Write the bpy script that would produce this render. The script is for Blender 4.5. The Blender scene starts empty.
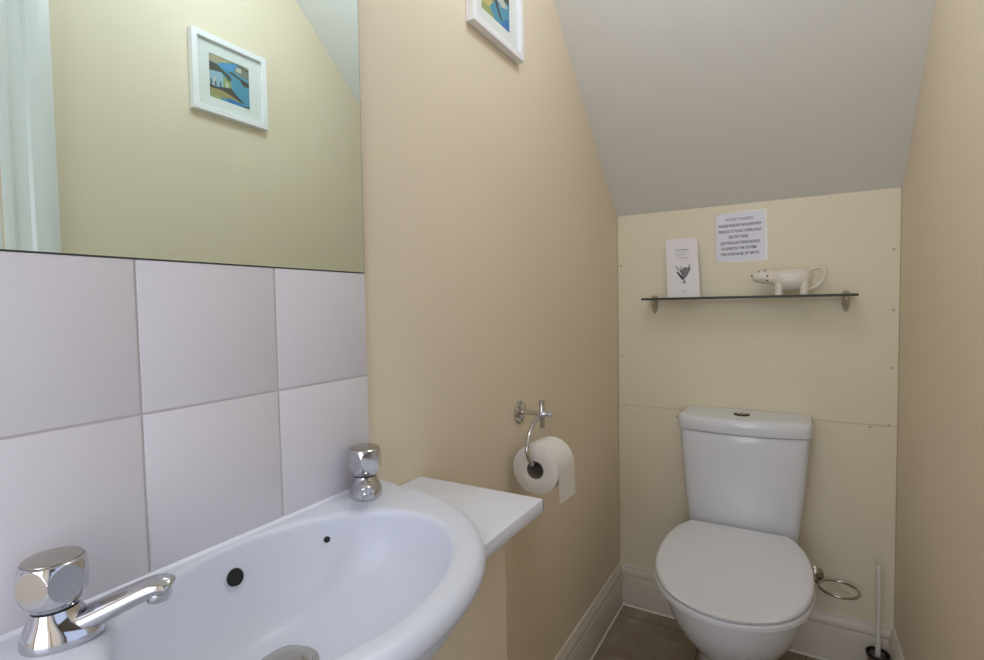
import bpy, bmesh, math, random
from mathutils import Vector, Matrix
random.seed(4)
SC = bpy.context.scene
COL = SC.collection
PI = math.pi

# ------------------------------------------------------------------ room measures (metres)
W, D, H_CAM = 0.9043, 2.0689, 1.2268
ZT, SLOPE = 1.5747, 0.8816          # top of the back wall, rise of the sloping ceiling
ZC = 2.40                           # flat ceiling
YF = -0.75                          # wall behind the camera
ZR = 0.937                          # basin rim
HC = 0.9045                         # counter top
WX, WY = 0.2587, 0.7795             # counter front / end

# ------------------------------------------------------------------ materials
def lin(c):
    return tuple(((v/255)/12.92 if v/255 <= .04045 else ((v/255+.055)/1.055)**2.4) for v in c)

def mat(name, rgb, rough=.5, metal=0., bump=0., bscale=40., vary=0., vscale=3., coat=0., spec=.5):
    m = bpy.data.materials.new(name); m.use_nodes = True
    nt = m.node_tree; b = nt.nodes['Principled BSDF']
    c = lin(rgb) + (1,)
    b.inputs['Base Color'].default_value = c
    b.inputs['Roughness'].default_value = rough
    b.inputs['Metallic'].default_value = metal
    b.inputs['Coat Weight'].default_value = coat
    b.inputs['Specular IOR Level'].default_value = spec
    tc = nt.nodes.new('ShaderNodeTexCoord')
    if vary:
        n = nt.nodes.new('ShaderNodeTexNoise'); n.inputs['Scale'].default_value = vscale
        n.inputs['Detail'].default_value = 4
        nt.links.new(tc.outputs['Object'], n.inputs['Vector'])
        r = nt.nodes.new('ShaderNodeValToRGB')
        r.color_ramp.elements[0].position = .3; r.color_ramp.elements[1].position = .7
        r.color_ramp.elements[0].color = tuple(v*(1-vary) for v in c[:3]) + (1,)
        r.color_ramp.elements[1].color = tuple(min(1, v*(1+vary)) for v in c[:3]) + (1,)
        nt.links.new(n.outputs['Fac'], r.inputs['Fac'])
        nt.links.new(r.outputs['Color'], b.inputs['Base Color'])
    if bump:
        n2 = nt.nodes.new('ShaderNodeTexNoise'); n2.inputs['Scale'].default_value = bscale
        n2.inputs['Detail'].default_value = 3
        nt.links.new(tc.outputs['Object'], n2.inputs['Vector'])
        bp = nt.nodes.new('ShaderNodeBump'); bp.inputs['Strength'].default_value = bump
        bp.inputs['Distance'].default_value = .002
        nt.links.new(n2.outputs['Fac'], bp.inputs['Height'])
        nt.links.new(bp.outputs['Normal'], b.inputs['Normal'])
    return m

M = {}
M['wall'] = mat('cream wall paint', (237, 221, 193), .62, bump=.12, bscale=60, vary=.015, vscale=2)
M['board'] = mat('cream board paint', (236, 225, 197), .5, bump=.08, bscale=30, vary=.015, vscale=2)
M['ceil'] = mat('white ceiling paint', (229, 226, 219), .8, bump=.1, bscale=50, vary=.01)
M['trim'] = mat('cream white gloss paint', (221, 211, 194), .35, bump=.06, bscale=25)
M['door'] = mat('white gloss door paint', (235, 235, 230), .35)
M['tile'] = mat('white glazed tile', (227, 221, 222), .34, bump=.03, bscale=8, vary=.01)
M['grout'] = mat('grey white grout', (214, 205, 201), .8)
M['ceramic'] = mat('white vitreous china', (235, 237, 244), .28, spec=.4)
M['loo'] = mat('toilet vitreous china', (236, 237, 241), .12, coat=.2)
M['plastic'] = mat('white seat plastic', (236, 235, 237), .25)
M['counter'] = mat('white laminate', (245, 247, 254), .3)
M['edge'] = mat('cream counter edge', (238, 232, 222), .4)
M['chrome'] = mat('polished chrome', (205, 205, 208), .07, 1.)
M['satin'] = mat('satin chrome', (188, 182, 172), .2, 1.)
M['dark'] = mat('dark hole', (22, 20, 20), .6)
M['gap'] = mat('painted seam', (214, 200, 172), .8)
M['paper'] = mat('tissue paper', (240, 234, 226), .95, bump=.25, bscale=120)
M['card'] = mat('grey cardboard', (150, 140, 128), .9)
M['frame'] = mat('white picture frame', (244, 242, 240), .35)
M['mount'] = mat('off white picture mount', (226, 228, 220), .8)
M['sheet'] = mat('white printed paper', (236, 234, 244), .45)
M['leaflet'] = mat('leaflet paper', (240, 234, 232), .6)
M['ink'] = mat('black ink', (48, 46, 50), .7)
M['greyink'] = mat('grey ink', (128, 126, 128), .7)
M['paleink'] = mat('pale grey ink', (190, 190, 186), .7)
M['creamer'] = mat('cream glazed pottery', (234, 224, 208), .2)
M['black'] = mat('black glaze', (35, 30, 28), .3)
M['brushw'] = mat('white brush plastic', (232, 226, 216), .3)
M['bristle'] = mat('bristle', (200, 196, 186), .9)
M['rim'] = mat('dark metal rim', (70, 62, 52), .25, .8)
M['sealant'] = mat('white sealant', (232, 226, 214), .5)
M['screw'] = mat('painted screw head', (202, 188, 160), .5)
M['floor_hall'] = mat('hall carpet', (150, 138, 120), .95)
M['glassedge'] = mat('green glass edge', (44, 50, 36), .45)
M['mirroredge'] = mat('dark mirror edge', (58, 70, 62), .3)

def floor_mat():
    m = bpy.data.materials.new('brown stone floor tile'); m.use_nodes = True
    nt = m.node_tree; b = nt.nodes['Principled BSDF']; b.inputs['Roughness'].default_value = .45
    tc = nt.nodes.new('ShaderNodeTexCoord')
    n = nt.nodes.new('ShaderNodeTexNoise'); n.inputs['Scale'].default_value = 7
    n.inputs['Detail'].default_value = 7; n.inputs['Roughness'].default_value = .6; n.inputs['Distortion'].default_value = .6
    nt.links.new(tc.outputs['Object'], n.inputs['Vector'])
    r = nt.nodes.new('ShaderNodeValToRGB')
    e = r.color_ramp.elements
    e[0].position = .3; e[0].color = lin((134, 117, 96)) + (1,)
    e[1].position = .7; e[1].color = lin((172, 156, 134)) + (1,)
    nt.links.new(n.outputs['Fac'], r.inputs['Fac'])
    br = nt.nodes.new('ShaderNodeTexBrick')
    br.offset = 0; br.inputs['Scale'].default_value = 1
    br.inputs['Brick Width'].default_value = .33; br.inputs['Row Height'].default_value = .33
    br.inputs['Mortar Size'].default_value = .0025
    br.inputs['Mortar'].default_value = lin((108, 96, 80)) + (1,)
    nt.links.new(tc.outputs['Object'], br.inputs['Vector'])
    nt.links.new(r.outputs['Color'], br.inputs['Color1']); nt.links.new(r.outputs['Color'], br.inputs['Color2'])
    nt.links.new(br.outputs['Color'], b.inputs['Base Color'])
    return m
M['floor'] = floor_mat()

def mirror_mat():
    m = bpy.data.materials.new('silvered mirror glass'); m.use_nodes = True
    b = m.node_tree.nodes['Principled BSDF']
    b.inputs['Base Color'].default_value = (.81, .93, .90, 1)
    b.inputs['Metallic'].default_value = 1; b.inputs['Roughness'].default_value = .0
    return m
M['mirror'] = mirror_mat()

def glass_mat():
    m = bpy.data.materials.new('clear shelf glass'); m.use_nodes = True
    nt = m.node_tree; nt.nodes.clear()
    o = nt.nodes.new('ShaderNodeOutputMaterial'); mx = nt.nodes.new('ShaderNodeMixShader')
    t = nt.nodes.new('ShaderNodeBsdfTransparent'); t.inputs['Color'].default_value = (.86, .92, .84, 1)
    g = nt.nodes.new('ShaderNodeBsdfGlossy'); g.inputs['Roughness'].default_value = .02
    f = nt.nodes.new('ShaderNodeFresnel'); f.inputs['IOR'].default_value = 1.35
    nt.links.new(f.outputs[0], mx.inputs[0]); nt.links.new(t.outputs[0], mx.inputs[1]); nt.links.new(g.outputs[0], mx.inputs[2])
    nt.links.new(mx.outputs[0], o.inputs['Surface'])
    return m
M['glass'] = glass_mat()

def film_mat():
    m = bpy.data.materials.new('clear laminate film'); m.use_nodes = True
    nt = m.node_tree; nt.nodes.clear()
    o = nt.nodes.new('ShaderNodeOutputMaterial'); mx = nt.nodes.new('ShaderNodeMixShader')
    t = nt.nodes.new('ShaderNodeBsdfTransparent'); t.inputs['Color'].default_value = (.97, .97, .97, 1)
    g = nt.nodes.new('ShaderNodeBsdfGlossy'); g.inputs['Roughness'].default_value = .12
    mx.inputs[0].default_value = .05
    nt.links.new(t.outputs[0], mx.inputs[1]); nt.links.new(g.outputs[0], mx.inputs[2])
    nt.links.new(mx.outputs[0], o.inputs['Surface'])
    return m
M['film'] = film_mat()

# ------------------------------------------------------------------ object helpers
def obj(name, bm, m, parent=None, smooth=35):
    me = bpy.data.meshes.new(name)
    bmesh.ops.recalc_face_normals(bm, faces=bm.faces[:])
    bm.to_mesh(me); bm.free()
    for x in (m if isinstance(m, (list, tuple)) else [m]): me.materials.append(x)
    if smooth:
        for p in me.polygons: p.use_smooth = True
        me.set_sharp_from_angle(angle=math.radians(smooth))
    o = bpy.data.objects.new(name, me); COL.objects.link(o)
    if parent is not None:
        o.parent = parent
        o.matrix_parent_inverse = Matrix.Identity(4)
        o.location = -Vector(parent.get('base', (0, 0, 0)))     # shapes are drawn in room coordinates
        o.rotation_euler = (0, 0, 0)
        if parent.type == 'MESH': o.location = (0, 0, 0)
    return o

def thing(name, label, cat, loc, group=None):
    o = bpy.data.objects.new(name, None); COL.objects.link(o)
    o.location = loc; o.empty_display_size = .05
    o['label'] = label; o['category'] = cat; o['base'] = tuple(loc)
    if group: o['group'] = group
    return o

def tag(o, label, cat, group=None):
    o['label'] = label; o['category'] = cat
    if group: o['group'] = group
    return o

def struct(name, bm, m, smooth=0):
    o = obj(name, bm, m, None, smooth); o['kind'] = 'structure'
    return o

def box(bm, a, b, mi=0, bev=0.):
    v = [bm.verts.new((x, y, z)) for x in (a[0], b[0]) for y in (a[1], b[1]) for z in (a[2], b[2])]
    fs = [bm.faces.new([v[i] for i in q]) for q in ((0,1,3,2),(4,6,7,5),(0,4,5,1),(2,3,7,6),(0,2,6,4),(1,5,7,3))]
    for f in fs: f.material_index = mi
    if bev:
        es = list({e for f in fs for e in f.edges})
        r = bmesh.ops.bevel(bm, geom=es, offset=bev, segments=2, profile=.5, affect='EDGES')
        for f in r['faces']: f.material_index = mi
    return fs

def loft(bm, rings, cap0=True, cap1=True, mi=0, closed=True):
    vs = [[bm.verts.new(p) for p in r] for r in rings]
    n = len(rings[0])
    for a, b in zip(vs, vs[1:]):
        for i in range(n if closed else n-1):
            f = bm.faces.new((a[i], a[(i+1) % n], b[(i+1) % n], b[i])); f.material_index = mi
    if cap0: bm.faces.new(vs[0][::-1]).material_index = mi
    if cap1: bm.faces.new(vs[-1]).material_index = mi
    return vs

def circ(c, r, n=32, axis='Z', ry=None, ph=0.):
    ry = r if ry is None else ry
    out = []
    for i in range(n):
        a = 2*PI*i/n + ph; u, v = r*math.cos(a), ry*math.sin(a)
        out.append(Vector(c) + (Vector((u, v, 0)) if axis == 'Z' else Vector((u, 0, v)) if axis == 'Y' else Vector((0, u, v))))
    return out

def lathe(bm, c, prof, n=32, axis='Z', cap0=True, cap1=True, mi=0):
    off = {'Z': Vector((0,0,1)), 'Y': Vector((0,1,0)), 'X': Vector((1,0,0))}[axis]
    loft(bm, [circ(Vector(c)+off*h, max(r, 1e-4), n, axis) for r, h in prof], cap0, cap1, mi)

def smooth_path(pts, k=8):
    pts = [Vector(p) for p in pts]; out = []
    P = [pts[0]*2-pts[1]] + pts + [pts[-1]*2-pts[-2]]
    for i in range(1, len(P)-2):
        for j in range(k):
            t = j/k; a, b, c, d = P[i-1:i+3]
            out.append(.5*((2*b)+(c-a)*t+(2*a-5*b+4*c-d)*t*t+(3*b-a-3*c+d)*t**3))
    out.append(pts[-1]); return out

def tube(bm, pts, rad, n=16, mi=0, caps=True, ell=None):
    """rad: number or function of 0..1; ell: (width factor, height factor)"""
    pts = [Vector(p) for p in pts]; rings = []
    up = Vector((0, 0, 1)); prev = None
    for i, p in enumerate(pts):
        t = (pts[min(i+1, len(pts)-1)] - pts[max(i-1, 0)]).normalized()
        if prev is None:
            a = t.cross(up if abs(t.z) < .9 else Vector((1, 0, 0))).normalized()
        else:
            a = (prev - t*prev.dot(t)).normalized()
        prev = a; b = a.cross(t)
        s = i/max(1, len(pts)-1)
        r = rad(s) if callable(rad) else rad
        ra, rb = (r, r) if not isinstance(r, tuple) else r
        rings.append([p + a*ra*math.cos(2*PI*k/n) + b*rb*math.sin(2*PI*k/n) for k in range(n)])
    loft(bm, rings, caps, caps, mi)

def poly(bm, pts, mi=0):
    f = bm.faces.new([bm.verts.new(p) for p in pts]); f.material_index = mi; return f

def boolean(o, cutter):
    md = o.modifiers.new('cut', 'BOOLEAN'); md.operation = 'DIFFERENCE'; md.object = cutter; md.solver = 'EXACT'
    dg = bpy.context.evaluated_depsgraph_get(); dg.update()
    me = bpy.data.meshes.new_from_object(o.evaluated_get(dg))
    o.modifiers.clear(); old = o.data; o.data = me; me.name = old.name; bpy.data.meshes.remove(old)

def text_mesh(name, lines, parent, m, origin, right, up, normal, lift):
    """lines: (string, size, u centre, v baseline, width) laid out on a plane"""
    bm = bmesh.new()
    for s, size, u, v, wd in lines:
        cu = bpy.data.curves.new('t', 'FONT'); cu.body = s; cu.size = size; cu.align_x = 'CENTER'; cu.offset = size*.016
        to = bpy.data.objects.new('t', cu); COL.objects.link(to)
        dg = bpy.context.evaluated_depsgraph_get(); dg.update()
        me = bpy.data.meshes.new_from_object(to.evaluated_get(dg))
        xs = [q.co.x for q in me.vertices]; k = wd/(max(xs)-min(xs)) if wd else 1
        vv = [bm.verts.new(Vector(origin) + Vector(right)*(u+q.co.x*k) + Vector(up)*(v+q.co.y) + Vector(normal)*lift) for q in me.vertices]
        for p in me.polygons:
            try: bm.faces.new([vv[i] for i in p.vertices])
            except ValueError: pass
        bpy.data.objects.remove(to); bpy.data.curves.remove(cu); bpy.data.meshes.remove(me)
    return obj(name, bm, m, parent, 0)

# ------------------------------------------------------------------ the room shell
T = .10
bm = bmesh.new(); box(bm, (-T, YF-T, -.06), (W+T, D+T, 0)); struct('floor', bm, M['floor'])
bm = bmesh.new(); box(bm, (-T, YF-T, 0), (0, D+T, ZC+.05)); struct('wall_left', bm, M['wall'])
# back wall: two painted boards meeting in a seam behind the cistern
bm = bmesh.new()
box(bm, (0, D+.004, 0), (W, D+T, ZT+.3), 1)
ZS = .8185
box(bm, (.003, D, 0), (W-.002, D+.006, ZS-.0006), 0, .0008)
box(bm, (.003, D, ZS+.0006), (W-.002, D+.006, ZT), 0, .0008)
wall_back = struct('wall_back', bm, [M['board'], M['gap']])
for x, z in ((.886, 1.384), (.888, 1.191), (.885, 1.007), (.881, .823), (.0146, 1.3775), (.0163, 1.016), (.832, .811)):
    bm = bmesh.new(); lathe(bm, (x, D+.001, z), [(.0042, 0), (.0042, -.0012), (.0030, -.0024)], 14, 'Y')
    obj('screw', bm, M['screw'], wall_back)
# right wall with the doorway the camera stands beside
DY0, DY1, DZ = -.34, .455, 2.02
bm = bmesh.new()
box(bm, (W, DY1, 0), (W+T, D+T, ZC+.05)); box(bm, (W, YF-T, 0), (W+T, DY0, ZC+.05)); box(bm, (W, DY0, DZ), (W+T, DY1, ZC+.05))
struct('wall_right', bm, M['wall'])
bm = bmesh.new(); box(bm, (0, YF-T, 0), (.08, YF, ZC+.05)); box(bm, (.86, YF-T, 0), (W, YF, ZC+.05)); box(bm, (.08, YF-T, 2.05), (.86, YF, ZC+.05)); struct('wall_front', bm, M['wall'])  # doorway gap invented so the rear fill light can enter
# invented hall beyond a doorway added behind the camera to admit fill light
bm = bmesh.new(); HB = YF-T-.0
box(bm, (-.8, -2.4, -.06), (1.0, HB, 0), 1); box(bm, (-.8, -2.5, -.06), (1.0, -2.4, ZC), 0); box(bm, (-.9, -2.5, -.06), (-.8, HB, ZC), 0); box(bm, (1.0, -2.5, -.06), (1.003, HB, ZC), 0)
box(bm, (-.8, -2.4, ZC), (1.0, HB, ZC+.05), 2); box(bm, (-.8, HB, 0), (-T, HB+T, ZC), 0)
struct('wall_added_hall', bm, [M['wall'], M['floor_hall'], M['ceil']])
# ceiling: flat part and slope under the stairs
ys = D - (ZC-ZT)/SLOPE
bm = bmesh.new()
prof = [(YF, ZC), (ys, ZC), (D, ZT), (D, ZT+.06), (D-.03, ZT+.14), (ys+.02, ZC+.10), (YF, ZC+.10)]
loft(bm, [[Vector((x, y, z)) for y, z in prof] for x in (0, W)]); struct('ceiling', bm, M['ceil'])
# passage outside the doorway
bm = bmesh.new()
box(bm, (W+T, YF-.5, -.06), (W+1.3, 1.3, 0), 1); box(bm, (W+1.3, YF-.5, -.06), (W+1.4, 1.3, ZC), 0)
box(bm, (W+T, YF-.6, -.06), (W+1.4, YF-.5, ZC), 0); box(bm, (W+T, 1.3, -.06), (W+1.4, 1.4, ZC), 0)
box(bm, (W+T, YF-.6, ZC), (W+1.4, 1.4, ZC+.05), 2)
struct('wall_passage', bm, [M['wall'], M['floor_hall'], M['ceil']])
# architrave and lining of the doorway
AP = [(0, 0), (0, .010), (.006, .013), (.014, .013), (.020, .009), (.044, .012), (.050, .019), (.070, .021), (.085, .021), (.095, .018), (.097, 0)]
def arch_leg(bm, y0, sgn):
    loft(bm, [[Vector((W-d, y0+sgn*t, z + (t if k else 0))) for t, d in AP] for k, z in enumerate((0, DZ))])
bm = bmesh.new(); arch_leg(bm, DY1+.004, 1); arch_leg(bm, DY0-.004, -1)
loft(bm, [[Vector((W-d, (DY1+.004+t) if k else (DY0-.004-t), DZ+t)) for t, d in AP] for k in (0, 1)])
box(bm, (W, DY1-.012, 0), (W+T, DY1, DZ)); box(bm, (W, DY0, 0), (W+T, DY0+.012, DZ)); box(bm, (W, DY0+.012, DZ-.012), (W+T, DY1-.012, DZ))
struct('trim_1', bm, M['door'], 30)
# skirting boards, with the pale sealant bead along the floor
BP = [(0, 0), (.018, 0), (.018, .116), (.0165, .120), (.0135, .1215), (.0135, .124), (.0165, .127), (.0165, .135), (.013, .146), (.008, .153), (.0065, .160), (.003, .163), (0, .163)]
SB = [(.0175, 0), (.0225, 0), (.0205, .0035), (.0175, .005)]
def skirting(name, fn, a, b, ma, mb):
    bm = bmesh.new()
    loft(bm, [[fn(a + ma*d, d, z) for d, z in BP], [fn(b + mb*d, d, z) for d, z in BP]])
    loft(bm, [[fn(a + ma*d, d, z) for d, z in SB], [fn(b + mb*d, d, z) for d, z in SB]], mi=1)
    struct(name, bm, [M['trim'], M['sealant']], 30)
skirting('baseboard_left', lambda t, d, z: Vector((d, t, z)), WY-.012, D, 0, -1)
skirting('baseboard_back', lambda t, d, z: Vector((t, D-d, z)), 0, W, 1, -1)
skirting('baseboard_right', lambda t, d, z: Vector((W-d, t, z)), .556, D, 0, -1)

# ------------------------------------------------------------------ tiles and mirror on the left wall
Y1, S = .2921, .173
ZM, ZS2 = 1.2841, 1.1161
bm = bmesh.new()
box(bm, (0, Y1-2*S-.0, ZR+.0015), (.0062, Y1+2*S, ZM-.0005), 1)
for i in range(-2, 2):
    y0, y1 = Y1+i*S+.0013, Y1+(i+1)*S-.0013
    for z0, z1 in ((ZR+.0018, ZS2-.0013), (ZS2+.0013, ZM-.0003)):
        box(bm, (.001, y0, z0), (.008, y1, z1), 0, .0011)
spl = tag(obj('tile_splashback', bm, [M['tile'], M['grout']], None, 40), 'two rows of square white glazed tiles on the wall behind the basin', 'tiles')
bm = bmesh.new(); loft(bm, [[Vector((.0065, y, ZR-.012)), Vector((.0140, y, ZR-.012)), Vector((.0140, y, ZR-.0003)), Vector((.0112, y, ZR+.0006)), Vector((.0088, y, ZR+.0030)), Vector((.0065, y, ZR+.0034))] for y in (.117, .653)])
obj('sealant_bead', bm, M['counter'], spl, 30)
TILT = math.radians(.25)
bm = bmesh.new()
box(bm, (.0015, Y1-2*S, 0), (.0085, Y1+2*S-.0014, .88), 1)
box(bm, (.0084, Y1-2*S+.0012, .0012), (.0088, Y1+2*S-.0022, .879), 0)
mir = obj('wall_mirror', bm, [M['mirror'], M['mirroredge']], None, 0)
mir.location = (0, 0, ZM+.0001); mir.rotation_euler = (0, TILT, 0)
tag(mir, 'large frameless mirror on the left wall above the white tiles', 'mirror')

# ------------------------------------------------------------------ pictures
def hexs(*cs): return [mat('paint %d %d %d' % c, c, .7) for c in cs]
PC = hexs((88, 150, 172), (172, 164, 132), (92, 152, 200), (82, 84, 74), (152, 184, 196), (154, 164, 104), (80, 74, 62), (158, 148, 98), (66, 122, 176), (130, 130, 116), (194, 194, 178), (198, 180, 110))
ART_A = [(0, [(0,0),(1,0),(1,1),(0,1)]),
    (1, [(0,1),(.62,1),(.45,.93),(.2,.82),(0,.83)]),
    (1, [(.62,1),(1,1),(1,.93),(.82,.95)]),
    (2, [(.24,.87),(.48,.93),(.69,.965),(.64,.86),(.5,.76),(.34,.78)]),
    (9, [(.66,.93),(.80,.96),(1,.9),(1,.70),(.84,.72),(.62,.80)]),
    (10, [(.68,.90),(.80,.92),(.80,.80),(.66,.82)]),
    (3, [(.66,1),(.76,.985),(.98,.94),(.98,.90),(.80,.94)]),
    (3, [(.46,.73),(.56,.76),(.78,.68),(1,.63),(1,.59),(.76,.63)]),
    (6, [(.78,.64),(1,.62),(1,.53),(.86,.52),(.78,.58)]),
    (3, [(0,.82),(.18,.81),(.36,.71),(.52,.64),(.54,.56),(.48,.47),(.42,.58),(.3,.66),(0,.61)]),
    (4, [(0,.61),(.30,.65),(.36,.56),(.36,.33),(0,.27)]),
    (10, [(.10,.50),(.16,.50),(.16,.36),(.10,.34)]),
    (5, [(.33,.58),(.46,.52),(.54,.48),(.52,.30),(.34,.32)]),
    (10, [(.40,.46),(.46,.45),(.46,.34),(.40,.34)]),
    (3, [(.02,.42),(.05,.44),(.07,.30),(.03,.29)]), (3, [(.13,.40),(.16,.41),(.17,.30),(.13,.29)]), (3, [(.25,.41),(.28,.42),(.29,.32),(.25,.31)]),
    (6, [(0,.30),(.15,.27),(.35,.32),(.52,.36),(.66,.24),(.86,.10),(.78,.10),(.55,.18),(.30,.24),(0,.22)]),
    (7, [(0,.22),(.30,.24),(.55,.18),(.76,.10),(.50,.06),(.25,.08),(0,.02)]),
    (5, [(0,.05),(.25,.09),(.30,.0),(0,0)]),
    (8, [(.38,.10),(.60,.11),(.80,.06),(.92,.04),(.85,0),(.5,0)]),
    (3, [(.72,.0),(.9,.05),(1,.06),(1,0)])]
ART_B = [(0, [(0,0),(1,0),(1,1),(0,1)]),
    (4, [(0,1),(1,1),(1,.78),(0,.7)]),
    (9, [(0,.74),(.4,.84),(.7,.80),(1,.72),(1,.6),(0,.6)]),
    (3, [(.55,.66),(.78,.74),(1,.68),(1,.56),(.74,.56)]),
    (7, [(0,.62),(.35,.60),(.52,.50),(.40,.30),(0,.34)]),
    (11, [(0,.36),(.40,.32),(.28,.16),(0,.14)]),
    (10, [(.46,.56),(.78,.58),(.94,.46),(.72,.38),(.56,.46)]),
    (3, [(.36,.60),(.50,.54),(.62,.30),(.74,.12),(.66,.12),(.52,.30),(.40,.46)]),
    (5, [(0,.15),(.28,.17),(.46,.04),(.4,0),(0,0)]),
    (8, [(.74,.12),(1,.30),(1,0),(.70,0)])]

def picture(name, label, x0, nx, yc, zc, wd, ht, art, aw, ah):
    """framed picture flat on a wall at x = x0 facing nx"""
    t = thing(name, label, 'picture', (x0, yc, zc))
    def P(d, u, v): return Vector((x0+nx*d, yc+u, zc+v))
    a, b = wd/2, ht/2; fw = .017
    bm = bmesh.new(); rings = []
    for d, k in ((.001, 0), (.019, 0), (.0205, .0012), (.0205, fw-.001), (.0197, fw), (.0095, fw+.0002)):
        rings.append([P(d, s*(a-k), r*(b-k)) for s, r in ((-1,-1),(1,-1),(1,1),(-1,1))])
    loft(bm, rings, True, False); obj('frame', bm, M['frame'], t, 20)
    bm = bmesh.new(); i, j = a-fw-.0004, b-fw-.0004
    p, q = aw/2, ah/2
    out = [P(.0093, s*i, r*j) for s, r in ((-1,-1),(1,-1),(1,1),(-1,1))]
    inn = [P(.0093, s*p, r*q) for s, r in ((-1,-1),(1,-1),(1,1),(-1,1))]
    inn2 = [P(.0080, s*(p-.001), r*(q-.001)) for s, r in ((-1,-1),(1,-1),(1,1),(-1,1))]
    loft(bm, [out, inn, inn2], False, False); obj('mount', bm, M['mount'], t, 10)
    bm = bmesh.new()
    for k, (ci, pts) in enumerate(art):
        pts = [(min(max(u, 0), 1), min(max(v, 0), 1)) for u, v in pts]
        vs = [bm.verts.new(P(.0075 + k*.00002, (u-.5)*(aw-.0005), (v-.5)*(ah-.0005))) for u, v in pts]
        f = bm.faces.new(vs); f.material_index = ci
    bmesh.ops.triangulate(bm, faces=bm.faces[:])
    obj('painting', bm, PC, t, 0)
    return t
picture('framed_picture', 'white framed harbour picture on the cream wall below the sloping ceiling, cut by top edge', 0, 1, 1.093, 1.9525, .239, .222, ART_B, .135, .118)
picture('framed_picture', 'white framed blue boat picture seen reflected in the mirror', W, -1, 1.003, 1.914, .242, .226, ART_A, .131, .127)

# ------------------------------------------------------------------ basin
BX, BY = .160, .380
IA, IB = .139, .186
DX, DY_, DZB = .116, .380, .815
N = 192
def outer_pt(th):
    c, s = math.cos(th), math.sin(th)
    def inside(r):
        x, y = BX+r*c, BY+r*s
        if x < .0095: return False
        v = abs(y-.385)/.270
        if x <= .05: return v <= 1
        return ((x-.05)/.283)**2.15 + v**2.15 <= 1
    lo, hi = .05, .6
    for _ in range(40):
        m = (lo+hi)/2
        if inside(m): lo = m
        else: hi = m
    return Vector((BX+lo*c, BY+lo*s, 0))
TH = [2*PI*i/N for i in range(N)]
OUT = [outer_pt(t) for t in TH]
INN = []
for t in TH:
    c, s = math.cos(t), math.sin(t); r = 1/math.sqrt((c/IA)**2+(s/IB)**2); INN.append(Vector((BX+r*c, BY+r*s, 0)))
DRN = [Vector((DX+.030*math.cos(t), DY_+.030*math.sin(t), 0)) for t in TH]
def zz(p, z): return Vector((p.x, p.y, z))
def bowl_rings(top, edge, zb, zt, n, p, q):
    out = []
    for k in range(n+1):
        a = PI/2*k/n; s = math.sin(a)**(2/p); h = 1-max(0., math.cos(a))**(2/q)
        out.append([zz(d.lerp(e, s), zb+(zt-zb)*h) for d, e in zip(edge, top)])
    return out
rings = bowl_rings(INN, DRN, DZB, ZR-.007, 26, 2.5, 1.9)
def off(fi, fo, z, base):
    r = []
    for I, O in zip(INN, OUT):
        L = (O-I).length; d = (O-I)/L; k = min(1, L/.034)
        
        if base == 'i': r.append(zz(I+d*fi*k, z))
        else:
            g = min(1, max(.04, (O.x-.0095)/.05)) if z > ZR-.0255 else 1      # the edge along the wall stays level
            r.append(zz(O-d*fo*k*(g if z > ZR-.0255 and fo < .012 else 1), ZR-(ZR-z)*g))
    return r
for fi, z in ((.0012, ZR-.0042), (.004, ZR-.0016), (.009, ZR-.0002), (.012, ZR)): rings.append(off(fi, 0, z, 'i'))
for fo, z in ((.016, ZR), (.011, ZR-.0006), (.006, ZR-.0028), (.002, ZR-.0072), (.0, ZR-.013), (.0, ZR-.020), (.002, ZR-.026), (.006, ZR-.030), (.012, ZR-.0312)):
    rings.append(off(0, fo, z, 'o'))
SHELL = off(0, .014, 0, 'o')
shell = bowl_rings(SHELL, DRN, .795, ZR-.032, 14, 2.2, 1.5)[::-1]
bm = bmesh.new(); loft(bm, rings + shell, True, True)
basin = thing('wash_basin', 'white oval semi-recessed wash basin set into the white counter', 'basin', (BX, BY, .795))
bowl = obj('bowl', bm, M['ceramic'], basin, 50)
def wall_point(y, z):
    """back inner wall of the bowl"""
    best = None
    for r in rings[:27]:
        for a in r:
            if a.x < .1:
                d = abs(a.y-y)+abs(a.z-z)
                if best is None or d < best[0]: best = (d, a)
    return best[1]
def disc_on(name, pt, rad, m, parent, prof):
    c = Vector((BX, BY, pt.z+.05)); nrm = Vector((c.x-pt.x, (c.y-pt.y)*.6, .055)).normalized()
    bm = bmesh.new(); lathe(bm, (0, 0, 0), prof, 24)
    q = nrm.to_track_quat('Z', 'Y'); bm.transform(Matrix.Translation(pt) @ q.to_matrix().to_4x4())
    return obj(name, bm, m, parent)
ov = wall_point(.381, .900)
disc_on('overflow_hole', ov, .0105, M['dark'], basin, [(.0100, -.006), (.0104, .0030), (.0096, .0036), (.005, .0036)])
ch = wall_point(.498, .903)
disc_on('chain_hole', ch, .004, M['dark'], basin, [(.0042, -.004), (.0042, .0018), (.0034, .0022)])
bm = bmesh.new(); lathe(bm, (DX, DY_, DZB), [(.036, 0), (.036, .002), (.033, .0035), (.029, .0035), (.0285, .007), (.024, .0105), (.014, .0128), (.005, .0133)], 40)
obj('waste_plug', bm, M['satin'], basin)

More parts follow.
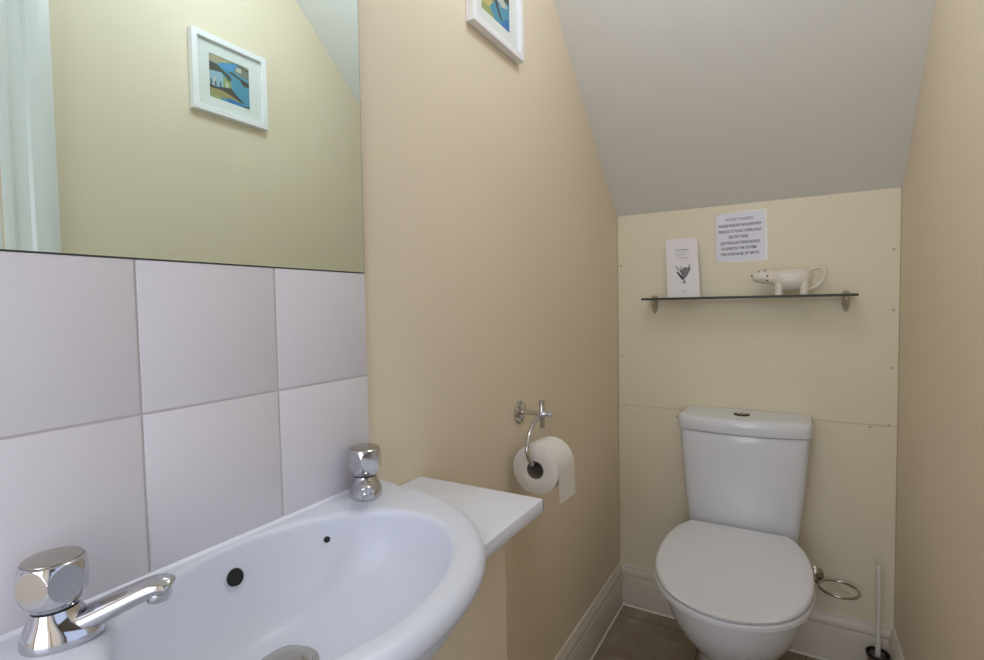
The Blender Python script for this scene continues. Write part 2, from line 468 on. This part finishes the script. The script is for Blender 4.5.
# counter with the basin cut out, and the boxing below it
cut = bmesh.new()
shell_c = [[zz(p, .95) for p in off(0, .012, 0, 'o')], [zz(p, ZR-.0315) for p in off(0, .012, 0, 'o')]] + bowl_rings(off(0, .010, 0, 'o'), [DRN[i].lerp(OUT[i], .03) for i in range(N)], .788, ZR-.0335, 14, 2.2, 1.5)[::-1]
loft(cut, shell_c, True, True)
cutter = obj('cutter', cut, M['dark'], None, 0)
bm = bmesh.new(); box(bm, (.0005, -.02, HC-.0225), (WX, WY, HC), 0, .003)
ctr = obj('countertop', bm, M['counter'], None, 30); boolean(ctr, cutter)
tag(ctr, 'white laminate vanity counter around the wash basin', 'counter')
bm = bmesh.new(); box(bm, (WX-.0016, WY-.0003, HC-.0205), (WX-.0006, WY+.0012, HC-.003)); obj('edge_strip', bm, M['card'], ctr, 0)
van = thing('vanity_boxing', 'cream painted boxing under the white counter and basin', 'cabinet', (.09, .38, 0))
bm = bmesh.new(); box(bm, (.172, -.01, 0), (.190, .768, HC-.0230), 0, .001)
fp = obj('front_panel', bm, M['wall'], van, 30); boolean(fp, cutter)
bm = bmesh.new(); box(bm, (.0005, .752, 0), (.1715, .768, HC-.0230), 0, .001); obj('end_panel', bm, M['wall'], van, 30)
bpy.data.objects.remove(cutter)

# ------------------------------------------------------------------ taps
def tap(label, cx, cy, ang, twist):
    t = thing('basin_tap', label, 'tap', (cx, cy, ZR), 'chrome taps on the basin')
    dx, dy = math.cos(ang), math.sin(ang)
    def Q(u, v, z): return Vector((cx+u*dx-v*dy, cy+u*dy+v*dx, ZR+z))
    bm = bmesh.new(); rings = []
    for z, r, st in ((0, .0255, .010), (.002, .0262, .011), (.006, .0258, .0115), (.011, .0247, .011), (.016, .0228, .008), (.021, .0206, .004), (.026, .0186, .001), (.030, .0178, 0)):
        ring = []
        for i in range(40):
            a = 2*PI*i/40; c = math.cos(a)
            ring.append(Q(r*c + (st*c if c > 0 else 0), r*math.sin(a)*(1-.06*(max(c, 0))), z))
        rings.append(ring)
    loft(bm, rings); obj('tap_body', bm, M['chrome'], t, 60)
    bm = bmesh.new()
    path = smooth_path([Q(.006, 0, .0105), Q(.022, 0, .0145), Q(.045, 0, .0235), Q(.068, 0, .0325), Q(.081, 0, .0362), Q(.0895, 0, .0352), Q(.0925, 0, .0335)], 6)
    def rr(s):
        k = 1 if s < .84 else math.sqrt(max(.02, 1-((s-.84)/.165)**2))
        return ((.0148-.0036*s)*k, (.0118-.0042*s)*k)
    tube(bm, path, rr, 24); obj('spout', bm, M['chrome'], t, 60)
    bm = bmesh.new()
    loft(bm, [[Q(.0820+r*math.cos(2*PI*i/28), r*math.sin(2*PI*i/28), z) for i in range(28)] for r, z in ((.0085, .037), (.0103, .034), (.0105, .026), (.0100, .0235), (.0078, .0235), (.0072, .027))])
    obj('nozzle', bm, M['chrome'], t, 40)
    # faceted head: a barrel cut by six flats that leave oval facets
    bm = bmesh.new(); rings = []
    prof = [(r, .0315+(z-.0345)*.86) for r, z in ((.0165, .0345), (.0190, .0360), (.0225, .0420), (.0252, .0490), (.0268, .0560), (.0275, .0620), (.0272, .0680), (.0260, .0740), (.0246, .0790), (.0234, .0820), (.0222, .0832))]
    fr = []
    for r, z in prof: fr += [(r, z)]
    fine = []
    for (r0, z0), (r1, z1) in zip(fr, fr[1:]):
        for k in range(8): fine.append((r0+(r1-r0)*k/8, z0+(z1-z0)*k/8))
    fine.append(fr[-1])
    for r, z in fine:
        ring = []
        for i in range(216):
            a = 2*PI*i/216
            m = ((a + PI/6) % (PI/3)) - PI/6
            flat = (.0236) / math.cos(m)
            rad = min(r, flat)
            ring.append(Q(rad*math.cos(a+twist), rad*math.sin(a+twist), z))
        rings.append(ring)
    loft(bm, rings, True, False)
    hd = obj('tap_head', bm, M['chrome'], t, 16)
    bm = bmesh.new()
    loft(bm, [[Q(r*math.cos(2*PI*i/48), r*math.sin(2*PI*i/48), z) for i in range(48)] for r, z in ((.0218, .0728), (.0220, .0738), (.0215, .0746), (.019, .0751), (.008, .0754))])
    obj('cap', bm, M['satin'], hd)
    bm = bmesh.new()
    loft(bm, [[Q(r*math.cos(2*PI*i/32), r*math.sin(2*PI*i/32), z) for i in range(32)] for r, z in ((.0160, .0295), (.0160, .0318))])
    obj('collar', bm, M['dark'], t)
    return t
tap('chrome basin tap nearest the camera, spout pointing right over the bowl', .052, .1925, math.radians(45), .3)
tap('chrome basin tap at the far end beside the bare counter corner', .0405, .5915, math.radians(-45), .3)

# ------------------------------------------------------------------ toilet
TX = .464
toi = thing('toilet', 'white close-coupled toilet with lid down against the back wall', 'toilet', (TX, D-.3, 0))
LY0, LLEN = D-.205, .475        # lid back edge and length
def lid_half(s):
    P = [(0, .150), (.06, .171), (.14, .189), (.25, .203), (.38, .211), (.5, .211), (.6, .192), (.7, .177), (.8, .152), (.88, .122), (.94, .088), (.98, .050), (1, .0)]
    for (a, x), (b, y) in zip(P, P[1:]):
        if s <= b:
            k = (s-a)/(b-a); return x+(y-x)*k
    return 0
def d_outline(scale_in=0., n=28):
    """points (x, y) counter-clockwise; front half by a cosine spacing so the nose is round"""
    ss = [.5-.5*math.cos(PI*i/n) for i in range(n+1)]
    # smooth half width
    def hw(s):
        if s > .5:
            return .211*math.sqrt(max(0, 1-((s-.47)/.53)**2.15))
        return lid_half(s)
    L = [(-hw(s), s) for s in ss]; R = [(hw(s), s) for s in ss[::-1][1:]]
    pts = L + R
    return [(TX-.003+x*(1-scale_in/.21), LY0-scale_in*.5-(s*(LLEN-scale_in*1.5))) for x, s in pts], [s for _, s in pts]
OL, OS = d_outline()
def lring(inset, zf):
    o, s = d_outline(inset); return [Vector((x, y, zf(v))) for (x, y), v in zip(o, s)]
def ztop(s): return .483 - .055*s + .006*math.sin(PI*s)
# pan
bm = bmesh.new()
def pan_ring(z, hw, yb, yf, sq=2.3):
    out = []; cy = (yb+yf)/2; ry = (yb-yf)/2
    n = 48
    for i in range(n):
        a = 2*PI*i/n; c, s = math.cos(a), math.sin(a)
        x = hw*math.copysign(abs(c)**(2/sq), c)
        w = 1.0
        y = ry*math.copysign(abs(s)**(2/sq), s)
        if s < 0: x = hw*math.copysign(abs(c)**(2/2.0), c)
        out.append(Vector((TX-.001+x*w, cy+y, z)))
    return out
F0 = LY0-LLEN
loft(bm, [pan_ring(0, .118, D-.06, D-.47), pan_ring(.02, .116, D-.06, D-.465), pan_ring(.06, .110, D-.06, D-.45), pan_ring(.12, .110, D-.055, D-.45), pan_ring(.16, .117, D-.05, D-.475),
          pan_ring(.20, .134, D-.045, D-.52), pan_ring(.24, .156, D-.04, D-.567), pan_ring(.28, .174, D-.038, D-.606), pan_ring(.32, .187, D-.035, D-.635), pan_ring(.355, .194, D-.03, D-.651), pan_ring(.385, .197, D-.03, D-.659), pan_ring(.398, .197, D-.03, D-.660), pan_ring(.402, .193, D-.033, D-.656)])
obj('pan', bm, M['loo'], toi, 50)
# seat and lid
zs0 = lambda s: .4025
bm = bmesh.new()
loft(bm, [lring(.006, lambda s: .4025), lring(.001, lambda s: .4045), lring(0, lambda s: .409), lring(.001, lambda s: .4175), lring(.006, lambda s: .4205), lring(.03, lambda s: .4210)])
obj('seat', bm, M['plastic'], toi, 45)
bm = bmesh.new()
loft(bm, [lring(.012, lambda s: .4240), lring(.004, lambda s: .4252), lring(.0022, lambda s: .4285), lring(.0022, lambda s: max(.430, ztop(s)-.010)), lring(.004, lambda s: ztop(s)-.005), lring(.009, lambda s: ztop(s)-.0015), lring(.016, lambda s: ztop(s)), lring(.05, lambda s: ztop(s)+.0008), lring(.10, lambda s: ztop(s)+.0012)])
obj('seat_lid', bm, M['plastic'], toi, 45)
for sx in (-.075, .075):
    bm = bmesh.new(); box(bm, (TX+sx-.018, D-.203, .402), (TX+sx+.018, D-.186, .436), 0, .004); obj('hinge', bm, M['plastic'], toi)
# cistern
def cis_ring(z, hw, yb, side, front, k=0., n=14):
    """plan: flat back, rounded front corners, bowed front"""
    out = [Vector((TX+hw, yb, z))]
    R = min(.045, side*.5)
    # right side up to front
    f = []
    for i in range(2*n+1):
        u = -1+i/n
        y = side + (front-side)*(1-abs(u)**2.2)
        f.append((u*hw, y))
    right = [(hw, .02+(side-.02)*j/3) for j in range(3)]
    pts = [(hw, 0)] + right[1:] + [(x, y) for x, y in f[::-1]] + [(-hw, y) for _, y in right[:0:-1]] + [(-hw, 0)]
    # round the corners a little by pulling the ends of the bow in
    res = []
    for x, y in pts:
        ax = abs(x)/hw
        if y > side-.02 and ax > .93:
            t = (ax-.93)/.07; y = y - .010*t*t
        res.append(Vector((TX+x, yb-y, z)))
    return res
YB = D-.002
bm = bmesh.new()
def cs(z, hw, side, front): return cis_ring(z, hw, YB, side, front)
loft(bm, [cs(.404, .145, .125, .160), cs(0.4120, 0.1625, 0.133, 0.17), cs(0.4300, 0.1672, 0.136, 0.174), cs(0.5000, 0.1751, 0.138, 0.177), cs(0.5800, 0.1846, 0.14, 0.18), cs(0.6600, 0.1903, 0.142, 0.183), cs(0.7400, 0.1957, 0.144, 0.186), cs(0.7750, 0.1983, 0.145, 0.187), cs(0.7820, 0.1967, 0.143, 0.185)])
obj('cistern', bm, M['loo'], toi, 45)
bm = bmesh.new()
loft(bm, [cs(0.7845, 0.1988, 0.146, 0.188), cs(0.7855, 0.2034, 0.15, 0.192), cs(0.7890, 0.2050, 0.151, 0.194), cs(0.8200, 0.2055, 0.15, 0.1935), cs(0.8265, 0.2045, 0.149, 0.192), cs(0.8310, 0.2009, 0.146, 0.188), cs(0.8338, 0.1926, 0.14, 0.18), cs(0.8356, 0.1751, 0.128, 0.164), cs(0.8366, 0.1442, 0.11, 0.142), cs(0.8370, 0.0927, 0.085, 0.115)])
lid = obj('cistern_lid', bm, M['loo'], toi, 50)
bm = bmesh.new(); lathe(bm, (.4615, D-.098, .8355), [(.027, 0), (.025, .0048), (.023, .006), (.0195, .006), (.0192, .0040)], 36); fb = obj('flush_button', bm, M['rim'], lid)
for sg in (-1, 1):
    bm = bmesh.new()
    pts = []
    for i in range(15):
        a = -PI/2+PI*i/14; pts.append((sg*(.0012+.0172*max(0, math.cos(a))), .0178*math.sin(a)))
    loft(bm, [[Vector((.4615+x*k, D-.095+y*k-.003, z)) for x, y in pts] for k, z in ((1, .8390), (1, .8420), (.85, .8432))])
    obj('button_half', bm, M['chrome'], fb)
bm = bmesh.new(); tube(bm, smooth_path([(.268, D-.035, .800), (.250, D-.035, .801), (.237, D-.036, .800), (.232, D-.037, .795)], 5), .0028, 10)
obj('overflow_pipe', bm, M['satin'], toi)

# ------------------------------------------------------------------ toilet roll and its holder
HY, HZ, HXP = 1.194, .951, .065
h = thing('toilet_roll_holder', 'chrome wall hook with cross bar holding the toilet roll', 'toilet roll holder', (0, HY, HZ))
bm = bmesh.new(); lathe(bm, (.0005, HY, HZ), [(.030, 0), (.030, .003), (.027, .006), (.016, .0085), (.010, .0105)], 40, 'X'); obj('wall_rose', bm, M['chrome'], h)
bm = bmesh.new(); lathe(bm, (.008, HY, HZ), [(.0085, 0), (.0062, .006), (.0058, .03), (.0058, .048), (.0085, .051), (.0098, .057), (.0085, .064), (.007, .067), (.0072, .078), (.0062, .082)], 24, 'X'); obj('post', bm, M['chrome'], h)
bm = bmesh.new(); lathe(bm, (HXP, HY, HZ), [(.0062, -.036), (.0075, -.035), (.0070, -.012), (.0085, -.008), (.0085, .008), (.0070, .012), (.0075, .034), (.0062, .035)], 20, 'Z'); obj('cross_bar', bm, M['chrome'], h)
RX, RZ, RY0, RY1, RR, RC = .079, .829, 1.120, 1.222, .060, .021
bm = bmesh.new()
tube(bm, smooth_path([(HXP-.002, HY-.004, HZ-.002), (HXP, HY-.035, HZ-.008), (HXP+.003, HY-.075, HZ-.028), (HXP+.007, HY-.101, HZ-.058), (HXP+.011, HY-.102, HZ-.085), (HXP+.0135, HY-.086, HZ-.1045), (RX, HY-.066, RZ+RC-.0062), (RX, HY-.02, RZ+RC-.0062), (RX, HY+.022, RZ+RC-.0062)], 7), .0052, 16)
obj('hook', bm, M['chrome'], h)
roll = thing('toilet_roll', 'white toilet roll hanging on the chrome hook above the counter end', 'toilet roll', (RX, (RY0+RY1)/2, RZ-RR))
bm = bmesh.new(); n = 56
lathe(bm, (RX, 0, RZ), [(RC+.0012, RY0+.001), (RC+.004, RY0), (RR-.003, RY0), (RR, RY0+.002), (RR, RY1-.002), (RR-.003, RY1), (RC+.004, RY1), (RC+.0012, RY1-.001), (RC+.0012, RY0+.001)], n, 'Y', False, False)
obj('tissue', bm, M['paper'], roll)
bm = bmesh.new(); lathe(bm, (RX, 0, RZ), [(RC, RY0+.001), (RC+.0012, RY0+.001), (RC+.0012, RY1-.001), (RC, RY1-.001), (RC, RY0+.001)], n, 'Y', False, False)
obj('core', bm, M['card'], roll)
bm = bmesh.new(); rows = []
for i in range(15):
    if i < 8:
        a = PI/2.2*(1-i/7.); x, z = RX+(RR+.0012)*math.cos(a), RZ+(RR+.0012)*math.sin(a)
    else:
        k = (i-7)/7.; x, z = RX+RR+.0012+.003*k*k, RZ-.073*k
    rows.append((x, z))
outer = [[Vector((x, RY0+.002, z)), Vector((x, RY1-.002, z - (.004 if i == 14 else 0)))] for i, (x, z) in enumerate(rows)]
inner = [[Vector((x-.0007, RY0+.002, z)), Vector((x-.0007, RY1-.002, z - (.004 if i == 14 else 0)))] for i, (x, z) in enumerate(rows)]
loft(bm, [[o[0], o[1], i[1], i[0]] for o, i in zip(outer, inner)])
obj('loose_sheet', bm, M['paper'], roll)

# ------------------------------------------------------------------ glass shelf and what stands on it
SZ0, SZ1 = 1.2375, 1.2455
SX0, SX1 = .128, .785
sh = thing('glass_shelf', 'narrow glass shelf on two chrome brackets above the toilet', 'shelf', ((SX0+SX1)/2, D-.065, SZ0))
bm = bmesh.new()
box(bm, (SX0, D-.134, SZ0), (SX1, D-.012, SZ1), 0)
bm.faces.ensure_lookup_table(); bm.normal_update()
for f in bm.faces: f.material_index = 0 if abs(f.normal.z) > .9 else 1
obj('glass_panel', bm, [M['glass'], M['glassedge']], sh, 0)
for x in (.1475, .7615):
    bm = bmesh.new()
    # bullet shaped clamp: half round below the glass, small dome above, slit for the glass
    rings = []
    for z, rx, dp in ((1.187, .002, .006), (1.192, .006, .014), (1.200, .0095, .022), (1.212, .0118, .029), (1.228, .0125, .032), (1.2372, .0125, .033)):
        rings.append([Vector((x+rx*math.cos(PI*i/16), D-.0005-dp*math.sin(PI*i/16), z)) for i in range(17)])
    loft(bm, rings)
    rings = []
    for z, rx, dp in ((1.2458, .0120, .031), (1.250, .0112, .029), (1.2545, .008, .022), (1.2565, .004, .013)):
        rings.append([Vector((x+rx*math.cos(PI*i/16), D-.0005-dp*math.sin(PI*i/16), z)) for i in range(17)])
    loft(bm, rings)
    box(bm, (x-.006, D-.011, 1.2365), (x+.006, D-.0005, 1.2465))
    obj('bracket', bm, M['satin'], sh, 40)
# leaflet leaning on the wall
def leaf_pt(u, v, n=0.):
    y0, y1, hgt = D-.060, D-.010, .226
    k = v/hgt; dy, dz = y1-y0, math.sqrt(hgt**2-(y1-y0)**2)
    nv = Vector((0, -dz, dy)).normalized()
    return Vector((.208-.018*k+u, y0+dy*k, SZ1+.0008+dz*k)) + nv*n
lf = thing('leaflet', 'white folded leaflet with grey drawing leaning on the wall at shelf left', 'leaflet', (.255, D-.035, SZ1))
bm = bmesh.new()
LWD = .113
loft(bm, [[leaf_pt(u, v, n) for u, n in ((0, 0), (LWD*.5, .0012), (LWD, 0), (LWD, -.0016), (0, -.0016))] for v in (0, .075, .15, .226)])
obj('card', bm, M['leaflet'], lf, 30)
def lq(bm, pts, mi=0): poly(bm, [leaf_pt(u*LWD, v*.226, .0004+.0012*(1-abs(u-.5)*2)+.0003) for u, v in pts], mi)
for (u0, u1, v, hh, mi) in ((.28, .72, .800, .010, 1), (.32, .68, .772, .007, 2), (.30, .70, .748, .007, 2), (.30, .60, .716, .006, 1), (.34, .72, .664, .006, 1), (.42, .70, .640, .004, 2), (.44, .60, .105, .006, 2), (.46, .58, .085, .010, 2)):
    bm = bmesh.new(); lq(bm, [(u0, v), ((u0+u1)/2, v), (u1, v), (u1, v+hh), ((u0+u1)/2, v+hh), (u0, v+hh)], mi)
    obj('printed_line', bm, [M['ink'], M['greyink'], M['paleink']], lf, 0)
bm = bmesh.new()
for pts, mi in (([(.46, .245), (.62, .245), (.60, .232), (.48, .232)], 1), ([(.51, .29), (.57, .29), (.56, .245), (.52, .245)], 1),
    ([(.30, .43), (.36, .43), (.50, .33), (.52, .28), (.46, .30)], 0), ([(.40, .46), (.50, .48), (.56, .40), (.54, .30), (.50, .31)], 1),
    ([(.52, .50), (.64, .50), (.66, .44), (.60, .34), (.55, .30), (.52, .38)], 1), ([(.66, .50), (.74, .52), (.74, .46), (.66, .38), (.60, .32), (.63, .40)], 1),
    ([(.26, .54), (.30, .55), (.36, .47), (.33, .45)], 2), ([(.42, .52), (.46, .54), (.48, .48), (.44, .46)], 2), ([(.70, .56), (.76, .55), (.74, .52), (.68, .50)], 2),
    ([(.32, .50), (.40, .50), (.42, .45), (.36, .44)], 2)):
    lq(bm, pts, mi)
obj('drawing', bm, [M['ink'], M['greyink'], M['paleink']], lf, 0)
# animal creamer
cr = thing('creamer_jug', 'small white animal-shaped pottery creamer with loop tail handle on glass shelf', 'creamer jug', (.60, D-.07, SZ1))
CY = D-.070; CB = SZ1+.0003
def el(x, z, ry, rz, n=28): return [Vector((x, CY+ry*math.cos(2*PI*i/n), z+rz*math.sin(2*PI*i/n))) for i in range(n)]
bm = bmesh.new()
loft(bm, [el(.5440, 1.3035, .005, .006), el(.5450, 1.3035, .014, .015), el(.550, 1.3030, .020, .0215), el(.560, 1.3010, .027, .0285), el(.578, 1.2970, .030, .0345), el(.600, 1.2960, .0315, .0360), el(.625, 1.2965, .031, .0355), el(.645, 1.2985, .0285, .0320), el(.657, 1.3020, .020, .021), el(.6635, 1.3025, .012, .013), el(.666, 1.3025, .004, .005)])
body = obj('body', bm, M['creamer'], cr, 60)
bm = bmesh.new()
loft(bm, [el(.4905, 1.3100, .006, .006), el(.4912, 1.3100, .0120, .0115), el(.495, 1.3098, .0160, .0160), el(.504, 1.3095, .0185, .0185), el(.513, 1.3100, .0200, .0215), el(.524, 1.3105, .0220, .0240), el(.534, 1.3095, .0225, .0245), el(.545, 1.3060, .0220, .0245), el(.556, 1.3030, .021, .023)])
hd = obj('head', bm, M['creamer'], cr, 60)
for sg in (-1, 1):
    bm = bmesh.new()
    tube(bm, [(.527, CY+sg*.011, 1.325), (.5285, CY+sg*.0165, 1.331), (.530, CY+sg*.022, 1.334), (.5315, CY+sg*.026, 1.333)], lambda s: (.0055-.003*s, .0035-.0012*s), 12)
    obj('ear', bm, M['creamer'], hd)
bm = bmesh.new()
def blob(c, r, sx=1., sy=1., sz=1.):
    d = bmesh.new(); bmesh.ops.create_uvsphere(d, u_segments=14, v_segments=8, radius=r)
    for v in d.verts: v.co = Vector((v.co.x*sx, v.co.y*sy, v.co.z*sz)) + Vector(c)
    vm = {v: bm.verts.new(v.co) for v in d.verts}
    for f in d.faces: bm.faces.new([vm[v] for v in f.verts])
    d.free()
bm.free()
for c, r in (((.4906, CY-.006, 1.3125), .0042), ((.5120, CY-.0125, 1.3265), .0028), ((.5120, CY+.0125, 1.3265), .0028), ((.5370, CY-.0222, 1.3110), .0030), ((.5360, CY-.0195, 1.2960), .0030)):
    bm = bmesh.new(); blob(c, r); obj('spot', bm, M['black'], hd)
for x in (.571, .643):
    for sg in (-1, 1):
        bm = bmesh.new(); loft(bm, [circ((x+dx, CY+sg*.0135, z), r, 18) for z, r, dx in ((CB, .0125, 0), (CB+.001, .0134, 0), (CB+.008, .0130, 0), (1.266, .0128, 0), (1.282, .0135, 0), (1.296, .0120, .0))])
        obj('leg', bm, M['creamer'], cr)
bm = bmesh.new()
tube(bm, smooth_path([(.656, CY, 1.3230), (.668, CY, 1.3300), (.684, CY, 1.3320), (.696, CY, 1.3260), (.7005, CY, 1.3130), (.698, CY, 1.2980), (.689, CY, 1.2840), (.674, CY, 1.2720), (.660, CY, 1.2640), (.652, CY, 1.2620)], 6), .0052, 14)
obj('handle', bm, M['creamer'], cr)

# ------------------------------------------------------------------ printed notice on the back wall
nt_ = thing('notice', 'white laminated printed notice taped to the back wall above shelf', 'notice', (.4445, D, 1.459))
ang = math.radians(.9)
NR, NU, NN = Vector((math.cos(ang), 0, math.sin(ang))), Vector((-math.sin(ang), 0, math.cos(ang))), Vector((0, -1, 0))
NC = Vector((.4455, D, 1.459))
def npl(u, v, d): return NC + NR*u + NU*v + NN*d
bm = bmesh.new(); hw, hh = .0785, .085
loft(bm, [[npl(s*hw, r*hh, d) for s, r in ((-1,-1),(1,-1),(1,1),(-1,1))] for d in (.0008, .0018)])
obj('sheet', bm, M['sheet'], nt_, 0)
bm = bmesh.new(); hw2, hh2 = .0865, .0905
loft(bm, [[npl(s*hw2, r*hh2, d) for s, r in ((-1,-1),(1,-1),(1,1),(-1,1))] for d in (.0003, .0007)])
obj('laminate_border', bm, M['film'], nt_, 0)
L = [('NOTICE TO GUESTS', .0135, -.002, .0580, .088)]
text_mesh('heading', L, nt_, M['greyink'], NC, NR, NU, NN, .0022)
L = [('PLEASE ENSURE NO SANITARY', .0140, 0, .0370, .139),
     ('PRODUCTS TOILET PAPER ONLY', .0140, 0, .0160, .139),
     ('BELOW THESE', .0140, -.005, -.0040, .062),
     ('JUST REGULAR TISSUE SHOULD', .0140, 0, -.0250, .128),
     ('FLUSHED IN THE SYSTEM', .0140, -.005, -.0450, .112),
     ('THIS IS BECAUSE OF SEPTIC', .0140, -.002, -.0650, .128)]
text_mesh('lettering', L, nt_, M['ink'], NC, NR, NU, NN, .0022)

# ------------------------------------------------------------------ wall ring and toilet brush
rg = thing('wall_ring_holder', 'empty chrome ring holder on the back wall beside the toilet', 'ring holder', (.685, D, .285))
bm = bmesh.new(); lathe(bm, (.684, D-.0005, .286), [(.026, 0), (.026, -.003), (.022, -.007), (.012, -.010), (.008, -.012)], 32, 'Y'); obj('wall_rose', bm, M['satin'], rg)
bm = bmesh.new(); tube(bm, smooth_path([(.684, D-.008, .286), (.684, D-.035, .286), (.686, D-.055, .286), (.694, D-.064, .286)], 5), .0055, 14); obj('arm', bm, M['satin'], rg)
bm = bmesh.new(); rc = Vector((.7475, D-.078, .286)); R0 = .056
ringpts = [[rc + Vector(((R0+.0042*math.cos(b))*math.cos(a), (R0+.0042*math.cos(b))*math.sin(a), .0042*math.sin(b))) for b in [2*PI*j/12 for j in range(12)]] for a in [2*PI*i/56 for i in range(56)]]
vs = [[bm.verts.new(p) for p in r] for r in ringpts]
for i in range(56):
    for j in range(12):
        bm.faces.new((vs[i][j], vs[(i+1) % 56][j], vs[(i+1) % 56][(j+1) % 12], vs[i][(j+1) % 12]))
obj('ring', bm, M['satin'], rg)

HX, HYY = .8520, D-.085
bh = thing('toilet_brush_holder', 'chrome toilet brush pot on floor in the right corner', 'brush holder', (HX, HYY, 0))
bm = bmesh.new(); lathe(bm, (HX, HYY, 0), [(.029, .001), (.031, .003), (.031, .106), (.0295, .106), (.0295, .006)], 40, cap0=True, cap1=True); obj('pot', bm, M['chrome'], bh)
bm = bmesh.new(); lathe(bm, (HX, HYY, 0), [(.0285, .102), (.0322, .102), (.0328, .107), (.0315, .111), (.0290, .111), (.0285, .107), (.0285, .102)], 40, cap0=False, cap1=False); obj('rim', bm, M['rim'], bh)
br = thing('toilet_brush', 'white handled toilet brush standing in the chrome pot in corner', 'toilet brush', (HX, HYY, .008))
bm = bmesh.new(); lathe(bm, (HX, HYY, 0), [(.0075, .10), (.0072, .13), (.0062, .20), (.0058, .30), (.0062, .375), (.0068, .384), (.0055, .391), (.003, .394)], 20); obj('handle', bm, M['brushw'], br)
bm = bmesh.new(); lathe(bm, (HX, HYY, 0), [(.010, .010), (.020, .016), (.024, .04), (.024, .070), (.018, .088), (.009, .098)], 28)
obj('brush_head', bm, M['bristle'], br)

# ------------------------------------------------------------------ light
def light(name, kind, loc, energy, color, size=None, rot=None, sy=None):
    l = bpy.data.lights.new(name, kind); l.energy = energy; l.color = color
    if kind == 'POINT': l.shadow_soft_size = size
    if kind == 'AREA':
        l.shape = 'RECTANGLE'; l.size = size; l.size_y = sy
    o = bpy.data.objects.new(name, l); COL.objects.link(o); o.location = loc
    if rot: o.rotation_euler = rot
    return o
light('ceiling_lamp', 'POINT', (.45, .90, 2.26), 7.2, (.76, .85, 1.0), .12)
light('passage_daylight', 'AREA', (W+.75, .05, 1.35), 4.4, (.56, .70, 1.0), 1.1, (0, math.radians(90), 0), 1.2)
light('added_rear_fill', 'AREA', (.47, YF-.16, 1.35), 13.4, (.77, .83, 1.0), .80, (math.radians(90), 0, 0), 1.7)  # fill light added behind the camera, shining through the invented doorway
w = bpy.data.worlds.new('world'); SC.world = w; w.use_nodes = True
w.node_tree.nodes['Background'].inputs['Color'].default_value = (.9, .95, 1, 1)
w.node_tree.nodes['Background'].inputs['Strength'].default_value = .3

# ------------------------------------------------------------------ camera (measured from the photograph)
cd = bpy.data.cameras.new('camera'); cam = bpy.data.objects.new('camera', cd); COL.objects.link(cam)
cd.sensor_width = 36; cd.sensor_fit = 'HORIZONTAL'; cd.lens = 520.878/984*36; cd.clip_start = .02
yaw, pit, rol = math.radians(30.2779), math.radians(2.6325), math.radians(-1.032)
Fv = Vector((-math.sin(yaw)*math.cos(pit), math.cos(yaw)*math.cos(pit), -math.sin(pit)))
Rv = Vector((math.cos(yaw), math.sin(yaw), 0)); Uv = Rv.cross(Fv)
R2 = Rv*math.cos(rol)+Uv*math.sin(rol); U2 = -Rv*math.sin(rol)+Uv*math.cos(rol)
mw = Matrix((R2, U2, -Fv)).transposed().to_4x4(); mw.translation = Vector((.62, 0, H_CAM))
cam.matrix_world = mw
SC.camera = cam
SC.view_settings.view_transform = 'Standard'; SC.view_settings.look = 'None'
SC.view_settings.gamma = 1; SC.view_settings.use_curve_mapping = False
SC.view_settings.exposure = 0.0
